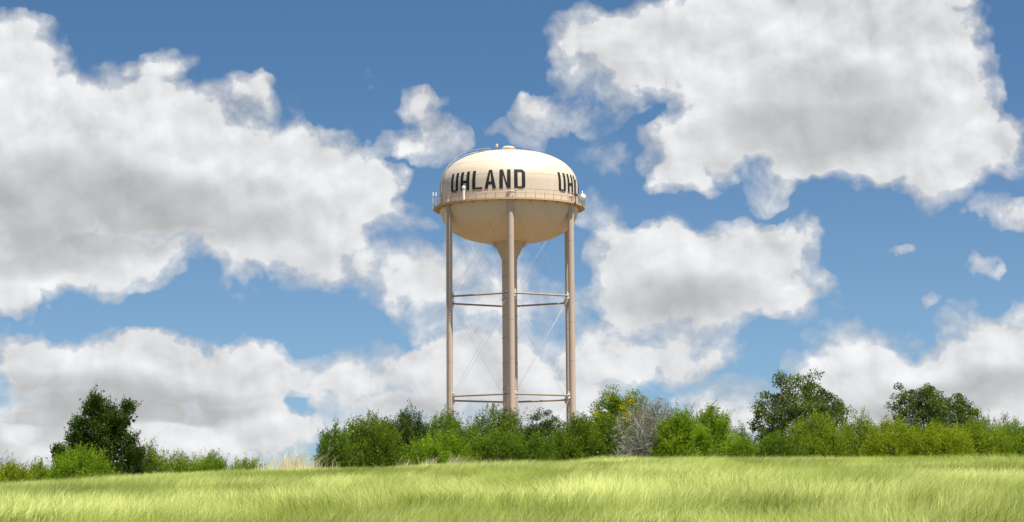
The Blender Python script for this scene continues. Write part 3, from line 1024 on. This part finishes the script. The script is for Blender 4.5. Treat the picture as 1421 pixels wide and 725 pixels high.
def plant(name, cat, label, cx, top, wpx, Y, kind, style, seed, nleaf=9000, group=None, leaf=0.085, base_px=None, lobes=None, low=0.1):
    """style: shoot (upright leafy shoots), clump (oak: round clumps at limb ends)"""
    r = np.random.default_rng(seed)
    X = at(cx, 640, Y).x
    z0 = gh(X, Y) - .05
    Hh = at(cx, top, Y).z - z0
    Wd = wpx / F * Y / 2
    root = empty(name, (X, Y, z0), label, cat, group)
    # lobes of the crown in local coordinates
    if lobes is None:
        k = 7
        LB = []
        for i in range(k):
            a = r.random() * 2 * math.pi; q = math.sqrt(r.random()) * .62
            hx = math.cos(a) * q; hy = math.sin(a) * q
            hh = (1 - .75 * (hx * hx + hy * hy)) * (0.80 + .2 * r.random())
            rr = .30 + .16 * r.random()
            LB.append((hx, hy, hh - rr * .55 * min(1, Wd / Hh * 1.2), rr))
        LB[0] = (r.normal(0, .1), 0, 1 - .30, .34)
    else:
        LB = [(l[0], r.normal(0, .22), l[1], l[2]) for l in lobes]
    cen = np.array([(l[0] * Wd, l[1] * Wd, l[2] * Hh) for l in LB])
    rad = np.array([(l[3] * Wd, l[3] * Wd, l[3] * min(Wd * 1.05, Hh * .8)) for l in LB])
    tb = MB()
    P_ = []; A_ = []; T_ = []
    if style == 'shoot':
        nleaf = int(nleaf * 2.6)
        ns = max(60, nleaf // 34)
        if lobes is None:
            # a lumpy dome of foliage filled down to the grass
            a_ = r.random(ns) * 2 * np.pi; q_ = np.sqrt(r.random(ns)) * .97
            ux, uy = np.cos(a_) * q_, np.sin(a_) * q_
            sp_ = [(r.uniform(-.85, .85), r.uniform(-.85, .85), r.uniform(.16, .30), r.uniform(.55, 1.0)) for _ in range(16)] + [(LB[0][0], 0, .3, 1.0)]
            lump = np.max(np.stack([(1 - ((ux - l[0]) ** 2 + (uy - l[1]) ** 2) / l[2] ** 2) * l[3] for l in sp_]), 0)
            lump = np.clip(lump, -.6, 1)
            topz = (1 - .46 * q_ ** 2.8) * (.80 + .18 * lump) * (1 - .10 / max(Hh, .8))
            fz = np.where(r.random(ns) < .45, .84 + .16 * r.random(ns), r.random(ns))
            fz = np.where(q_ > .8, r.random(ns), fz)
            fz = np.where(r.random(ns) < .2, r.random(ns) * .3, fz)
            st = np.stack([ux * Wd, uy * Wd, fz * topz * Hh * .97], -1)
            u_ = unit(np.stack([ux, uy, .25 + .8 * fz * (1 - q_)], -1) + r.normal(0, .2, (ns, 3)))
        else:
            li = r.integers(0, len(LB), ns)
            u_ = unit(r.normal(0, 1, (ns, 3))); u_[:, 2] = np.where(u_[:, 2] < -.35, -u_[:, 2], u_[:, 2])
            q = r.random((ns, 1)) ** .45
            st = cen[li] + u_ * rad[li] * q * .86
        # skirt of shoots down to the grass
        nsk = int(ns * (.22 if lobes is not None else .12))
        ska = r.random(nsk) * 2 * np.pi; skq = np.sqrt(r.random(nsk)) * .92
        st[:nsk, 0] = np.cos(ska) * skq * Wd; st[:nsk, 1] = np.sin(ska) * skq * Wd * .9; st[:nsk, 2] = (low + r.random(nsk) * .5) * Hh * (1 - .45 * skq ** 3)
        u_[:nsk] = unit(np.stack([np.cos(ska), np.sin(ska), .7 + 0 * ska], -1))
        st[:, 2] = np.maximum(st[:, 2], .02 * Hh)
        dirn = unit(u_ * .50 + np.array([0.12, 0, .95]) + r.normal(0, .22, (ns, 3)))
        ln = (.34 + .44 * r.random(ns)) * min(1.0, Hh / 2.6) * np.where(r.random(ns) < .15, 1.55, 1.0)
        per = nleaf // ns
        f = np.tile(np.linspace(0.0, 1.0, per), ns)
        si = np.repeat(np.arange(ns), per)
        spread = (.125 * (1.12 - f) + .018)[:, None]
        dr = r.normal(0, 1, (ns * per, 3)) * spread
        c3 = st[si] + dirn[si] * (f * ln[si])[:, None] + np.array([0, 0, -.12]) * (f[:, None] ** 2) * 0 + dr
        P_ = c3; A_ = dirn[si] + unit(dr) * .9
        tone = np.clip(r.normal(.42, .24, ns), 0, 1)
        T_ = np.clip(tone[si] + (f - .5) * .25 + r.normal(0, .12, ns * per), 0, 1)
        nm_ = max(4, len(LB))
        for i in range(len(LB)):
            bx = r.normal(0, .10, 2) * Wd
            pts = limb(tb, (bx[0], bx[1], -.1), cen[i], .05 + .012 * Hh, .025, r)
            for j in range(4):
                e = cen[i] + unit(r.normal(0, 1, 3)) * rad[i] * .8
                s0 = pts[r.integers(2, 5)]
                limb(tb, s0, e, .022, .008, r, 4, n=4)
    else:
        # trunk, forks, limb ends carrying clumps
        forks = []
        nt = 3 if Wd > 2.2 else 2
        for i in range(nt):
            a = r.random() * 2 * math.pi
            p1 = (math.cos(a) * Wd * .22, math.sin(a) * Wd * .22, Hh * (.30 + .1 * r.random()))
            limb(tb, (r.normal(0, .08), r.normal(0, .08), -.1), p1, .10 * Hh / 4, .06 * Hh / 4, r, 7)
            forks.append(p1)
        nleaf = int(nleaf * 1.5)
        nc = max(170, nleaf // 120)
        li = r.integers(0, len(LB), nc)
        u_ = unit(r.normal(0, 1, (nc, 3))); u_[:, 2] = np.where(u_[:, 2] < -.3, -u_[:, 2], u_[:, 2])
        a_ = r.random(nc) * 2 * np.pi; e_ = r.random(nc) * 1.75 - .75
        cr_ = np.sqrt(np.maximum(0, 1 - np.abs(np.clip(e_, -.9, .97)) ** 3.0))
        shp = (.46 + .52 * r.random(nc) ** .5) * (.86 + .16 * np.sin(a_ * 3 + seed) + .10 * np.sin(e_ * 6 + seed * 2))
        cc_ = np.stack([np.cos(a_) * cr_ * Wd * shp, np.sin(a_) * cr_ * Wd * shp, Hh * (.50 + .46 * e_ * shp / .92)], -1)
        # drop clumps that sit too close to another, which leaves the gaps
        keep = []
        md = .27 * max(1.0, Wd / 2.6)
        for i in range(nc):
            if all(np.linalg.norm(cc_[i] - cc_[j]) > md for j in keep): keep.append(i)
        cc_ = cc_[keep]
        per = int(nleaf / len(cc_))
        cr = (.22 + .26 * r.random(len(cc_))) * max(1.0, Wd / 2.6)
        si = np.repeat(np.arange(len(cc_)), per)
        n_ = len(si)
        off = unit(r.normal(0, 1, (n_, 3))) * (r.random((n_, 1)) ** .5) * cr[si][:, None] * np.array([1.1, 1.1, .8])
        P_ = cc_[si] + off
        A_ = unit(off) + np.array([.2, 0, .3])
        tone = np.clip(r.normal(.42, .2, len(cc_)), 0, 1)
        T_ = np.clip(tone[si] + r.normal(0, .16, n_), 0, 1)
        mids = []
        for i in range(len(LB)):
            f0 = forks[int(np.argmin([np.linalg.norm(np.array(q) - cen[i]) for q in forks]))]
            pts = limb(tb, f0, cen[i], .045 * Hh / 4, .022 * Hh / 4, r, 5)
            mids += [np.array(q) for q in pts[1:]]
        mids = np.array(mids)
        for c3 in cc_:
            d_ = np.linalg.norm(mids - c3, axis=1)
            limb(tb, mids[int(np.argmin(d_))], c3, .010 * Hh / 4 + .006, .006, r, 4, n=4)
    P_ = np.asarray(P_)
    if style == 'shoot':
        # heavy inner foliage closes the heart of the shrub
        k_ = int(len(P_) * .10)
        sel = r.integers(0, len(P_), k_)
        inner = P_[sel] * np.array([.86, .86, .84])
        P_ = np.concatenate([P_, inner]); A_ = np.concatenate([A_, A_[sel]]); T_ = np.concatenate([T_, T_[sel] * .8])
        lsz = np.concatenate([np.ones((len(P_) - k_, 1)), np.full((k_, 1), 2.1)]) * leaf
    else:
        lsz = np.full((len(P_), 1), leaf)
    ok = P_[:, 2] > .02
    # keep the crown under its measured height
    over = P_[:, 2] - Hh * (1.14 if style == 'shoot' else 1.04)
    ok &= over < 0
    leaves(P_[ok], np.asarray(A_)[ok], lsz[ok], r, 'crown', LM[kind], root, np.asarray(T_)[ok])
    tb.build('trunk', BK, root)
    return root


def dead(name, cat, label, cx, top, wpx, Y, seed, n=1100, upright=.55, twig=.012, group=None, mat=None):
    r = np.random.default_rng(seed)
    X = at(cx, 640, Y).x
    z0 = gh(X, Y) - .05
    Hh = at(cx, top, Y).z - z0
    Wd = wpx / F * Y / 2
    root = empty(name, (X, Y, z0), label, cat, group)
    tb = MB(); tw = MB()
    tips = []
    nst = 9
    for i in range(nst):
        a = 2 * math.pi * i / nst + r.normal(0, .3)
        sp = (.25 + .6 * r.random()) * Wd
        end = np.array((math.cos(a) * sp, math.sin(a) * sp, Hh * (.6 + .35 * r.random()) * (1 - .35 * (sp / Wd) ** 2)))
        pts = limb(tb, (r.normal(0, .12), r.normal(0, .12), -.1), end, .06, .02, r, 5, .12, 6)
        tips += [(np.array(q), k) for k, q in enumerate(pts[1:])]
    base = [t_[0] for t_ in tips]
    cur = base
    for lvl, (cnt, ln, rr) in enumerate(((90, .85, .016), (n, .55, twig), (int(n * 2.6), .34, twig * .7))):
        nxt = []
        for i in range(cnt):
            p = cur[r.integers(0, len(cur))]
            out = unit(np.array([p[0] * .8, p[1] * .8, 0]) + r.normal(0, .5, 3)) * (1 - upright) + np.array([.12, 0, upright])
            d_ = unit(out + r.normal(0, .38, 3))
            e = p + d_ * ln * (.5 + .8 * r.random()) * Hh / 3
            q_ = (e[0] / Wd) ** 2 + (e[1] / Wd) ** 2 + (max(e[2] - Hh * .3, 0) / (Hh * .70)) ** 2
            if q_ > 1.12 or e[2] < .1: continue
            m_ = (p + e) / 2 + r.normal(0, .05, 3)
            tw.tube([tuple(p), tuple(m_), tuple(e)], [rr, rr * .8, rr * .5], 3, caps=False)
            nxt += [e, m_]
        cur = nxt if nxt else cur
    tb.build('trunk', mat or DEADK, root)
    tw.build('branches', mat or DEADK, root, smooth=False)
    return root


G1 = 'scrub and trees along the crest of the meadow'
# name, category, label, centre px, top px, width px, distance, foliage, style, leaves, leaf size
PL = [
    # far left
    ('juniper_shrub', 'shrub', 'dark grey-green spiky shrub rising behind yellow-green scrub at the far left edge', 8, 634, 52, 160, 'grey', 'shoot', 6500, .08),
    ('low_shrub', 'shrub', 'yellow-green low shrub cut by the left edge of the view', 12, 646, 76, 138, 'lime', 'shoot', 12000, .08),
    ('low_shrub', 'shrub', 'small mid green shrub between the leftmost yellow shrub and the dark tree', 56, 642, 56, 141, 'mesq', 'shoot', 9000, .08),
    ('dark_tree', 'tree', 'solitary dark green tree with ragged upswept crown at the left', 138, 546, 128, 134, 'dark', 'shoot', 26000, .10),
    ('light_shrub', 'shrub', 'light green shrub growing in front of the foot of the solitary dark tree', 114, 623, 92, 127, 'bright', 'shoot', 12000, .075),
    ('yellow_shrub', 'shrub', 'thin yellowish shrub just right of the solitary dark tree', 209, 615, 46, 138, 'yellow', 'shoot', 5200, .08),
    ('low_shrub', 'shrub', 'long low olive-green shrub right of the thin yellowish one', 247, 630, 66, 142, 'mesq', 'shoot', 11000, .075),
    ('low_shrub', 'shrub', 'small rounded green shrub left of a gap in the scrub line', 293, 628, 46, 140, 'bright', 'shoot', 9000, .075),
    ('low_shrub', 'shrub', 'tiny far olive shrub in the gap left of the pale dry grass', 344, 636, 60, 148, 'mesq', 'shoot', 7500, .075),
    # thicket left of the tower
    ('thicket_shrub', 'shrub', 'leftmost dark green shrub of the thicket before the tower, with a narrow top', 464, 589, 50, 136, 'green', 'shoot', 9000, .085),
    ('thicket_shrub', 'shrub', 'broad deep green shrub second from the left end of the thicket', 512, 574, 92, 138, 'green', 'shoot', 20000, .085),
    ('thicket_shrub', 'shrub', 'tall darkest shrub of the thicket, left of the tower\'s left columns', 566, 564, 92, 142, 'dark', 'shoot', 21000, .085),
    ('thicket_shrub', 'shrub', 'dense green shrub hiding the foot of the tower\'s left columns', 622, 566, 92, 144, 'green', 'shoot', 17000, .085),
    ('light_shrub', 'shrub', 'light green front shrub below the tower\'s left columns', 612, 604, 100, 129, 'bright', 'shoot', 15000, .075),
    ('thicket_shrub', 'shrub', 'green shrub hiding the foot of the central riser', 690, 563, 104, 143, 'green', 'shoot', 18000, .085),
    ('light_shrub', 'shrub', 'low mid green shrub in front of the central riser', 686, 598, 90, 131, 'green', 'shoot', 12000, .08),
    ('round_tree', 'tree', 'small dark round tree between the central riser and the right columns', 755, 565, 62, 140, 'dark', 'clump', 13000, .085),
    ('light_shrub', 'shrub', 'grey-green low shrub below the small dark round tree', 738, 602, 70, 130, 'green', 'shoot', 10000, .075),
    ('thicket_shrub', 'shrub', 'deep green rounded shrub hiding the foot of the right columns', 800, 576, 84, 136, 'green', 'shoot', 19000, .085),
    ('thicket_shrub', 'shrub', 'bright green shrub right of the right columns, under the yellowing tree', 845, 577, 62, 137, 'green', 'shoot', 12000, .085),
    ('yellow_tree', 'tree', 'yellowing tree standing behind the bleached dead shrub', 862, 538, 112, 144, 'yellow', 'clump', 34000, .10),
    ('thicket_shrub', 'shrub', 'dull grey-green shrub between the dead shrub and the bright green one', 932, 562, 60, 150, 'grey', 'shoot', 6000, .08),
    ('bright_shrub', 'shrub', 'bright green upright shrub right of the bleached dead shrub', 948, 572, 84, 130.5, 'bright', 'shoot', 17000, .085),
    ('bright_shrub', 'shrub', 'tall slim bright green shrub with dark top, rightmost of the upright pair', 989, 561, 62, 139, 'bright', 'shoot', 15000, .085),
    ('low_shrub', 'shrub', 'small vivid green shrub right beside the tall slim bright green one', 1034, 606, 70, 132, 'bright', 'shoot', 8500, .075),
    ('pale_shrub', 'shrub', 'pale grey-green shrub half hidden left of the round oak', 1030, 584, 52, 152, 'grey', 'shoot', 4500, .08),
    # right
    ('oak_tree', 'tree', 'single round oak with airy crown at right, left of the oak pair', 1112, 512, 142, 147, 'oak', 'clump', 26000, .12),
    ('mesquite_shrub', 'shrub', 'yellow-green feathery shrub in front of the single round oak', 1132, 574, 88, 135, 'mesq', 'shoot', 16000, .075),
    ('low_shrub', 'shrub', 'low green shrub at the lower left of the single round oak', 1080, 603, 62, 131, 'green', 'shoot', 9000, .075),
    ('mesquite_shrub', 'shrub', 'green feathery shrub just right of the single round oak', 1196, 573, 78, 138, 'mesq', 'shoot', 14000, .075),
    ('mesquite_shrub', 'shrub', 'yellow-green shrub left of and below the oak pair', 1240, 582, 90, 134, 'lime', 'shoot', 16000, .075),
    ('oak_tree', 'tree', 'left and taller oak of the close pair at the right', 1281, 521, 84, 146, 'oak', 'clump', 17000, .115),
    ('oak_tree', 'tree', 'right oak of the close pair, with a lower sloping crown', 1323, 529, 90, 148, 'oak', 'clump', 14000, .115),
    ('mesquite_shrub', 'shrub', 'broad yellow-green shrub directly below the oak pair', 1304, 590, 94, 133, 'lime', 'shoot', 17000, .075),
    ('mesquite_shrub', 'shrub', 'yellow-green shrub right of and below the oak pair', 1362, 582, 86, 135, 'mesq', 'shoot', 15000, .075),
    ('mesquite_shrub', 'shrub', 'green shrub cut by the right edge of the view', 1414, 584, 84, 137, 'bright', 'shoot', 14000, .075),
    ('far_shrub', 'shrub', 'dull green shrub poking up behind the scrub right of the oak pair', 1372, 571, 36, 156, 'green', 'shoot', 4500, .08),
    ('far_shrub', 'shrub', 'dull olive shrub behind the scrub near the right edge', 1402, 573, 44, 158, 'olive', 'shoot', 4000, .08),
]
oak_lobes = {
    26: [(-.55, .62, .34), (-.25, .82, .32), (.12, .84, .30), (.40, .72, .32), (.72, .52, .28), (-.72, .40, .24), (0, .55, .36), (.35, .45, .30), (-.35, .38, .30), (-.15, .95, .10), (.30, .95, .10)],
    31: [(-.35, .80, .30), (0, .82, .34), (.30, .80, .28), (-.62, .58, .30), (.1, .50, .42), (.6, .58, .34), (-.3, .42, .36)],
    32: [(-.3, .78, .34), (.05, .80, .30), (.35, .62, .34), (.72, .50, .20), (-.5, .5, .36), (.1, .42, .40), (-.15, .93, .14)],
    3: [(-.24, .80, .14), (-.05, .86, .10), (.12, .78, .13), (.28, .70, .14), (.55, .82, .08), (.47, .70, .10), (-.42, .66, .13), (-.55, .52, .13), (-.80, .40, .11), (-.62, .34, .18), (0, .60, .26), (.30, .52, .26), (-.30, .50, .24), (.62, .52, .12), (.82, .38, .14), (.60, .36, .22), (.92, .16, .18), (.62, .16, .26), (-.85, .16, .16), (-.5, .18, .30), (0, .30, .36), (.25, .16, .38)],
}
for i, (nm, ct, lb, cx, tp, wd, Y, kd, st, nl, lf) in enumerate(PL):
    plant(nm, ct, lb, cx, tp, wd, Y, kd, st, 100 + i, nl, G1, lf, lobes=oak_lobes.get(i) if i == 3 else None, low=.0 if st == 'shoot' else .1)

dead('dead_shrub', 'shrub', 'bleached leafless dead shrub between the yellowing tree and the bright green shrubs', 900, 545, 108, 133, 500, 1700, .42, .014, group=G1)
dead('bare_shrub', 'shrub', 'bare grey twiggy shrub behind the scrub at the right edge', 1398, 566, 50, 160, 501, 260, .7, group=G1)
dead('bare_shrub', 'shrub', 'thin bare twigs rising behind the tall slim bright green shrub', 962, 556, 56, 152, 502, 260, .75, group=G1)

# ------------------------------------------------------------------ tall dry grass
strawmat = leafmat('dry_straw', (0.42, 0.33, 0.19), (0.80, 0.67, 0.46), trans=0.35, gloss=0.04, scale=0.8)


def straw(cx, wpx, Y, n, hm, seed, label):
    r = np.random.default_rng(seed)
    X0 = at(cx, 640, Y).x; wd = wpx / F * Y / 2
    X = X0 + r.normal(0, .42, n) * wd; Yy = Y + r.normal(0, 1.3, n)
    kp = fbm(X * 1.6 + seed, Yy * .4, seed, 3) > .47
    X, Yy = X[kp], Yy[kp]; n = len(X)
    o = blades(n, 0, 0, 0, hm, 0.014, 'tall_dry_grass', strawmat, seed + 1, pos=(X, Yy))
    o['kind'] = 'stuff'; o['label'] = label; o['category'] = 'dry grass'


straw(404, 110, 121.5, 1000, 1.3, 71, 'pale reddish dry grass standing on the crest left of the thicket')
straw(630, 190, 122.0, 2300, 1.0, 73, 'dry straw-coloured stalks at the foot of the light green front shrub')
straw(150, 340, 122.5, 2500, .62, 75, 'thin dry stalks along the left part of the crest')
straw(1080, 700, 122.5, 4500, .66, 77, 'thin dry stalks along the right part of the crest')
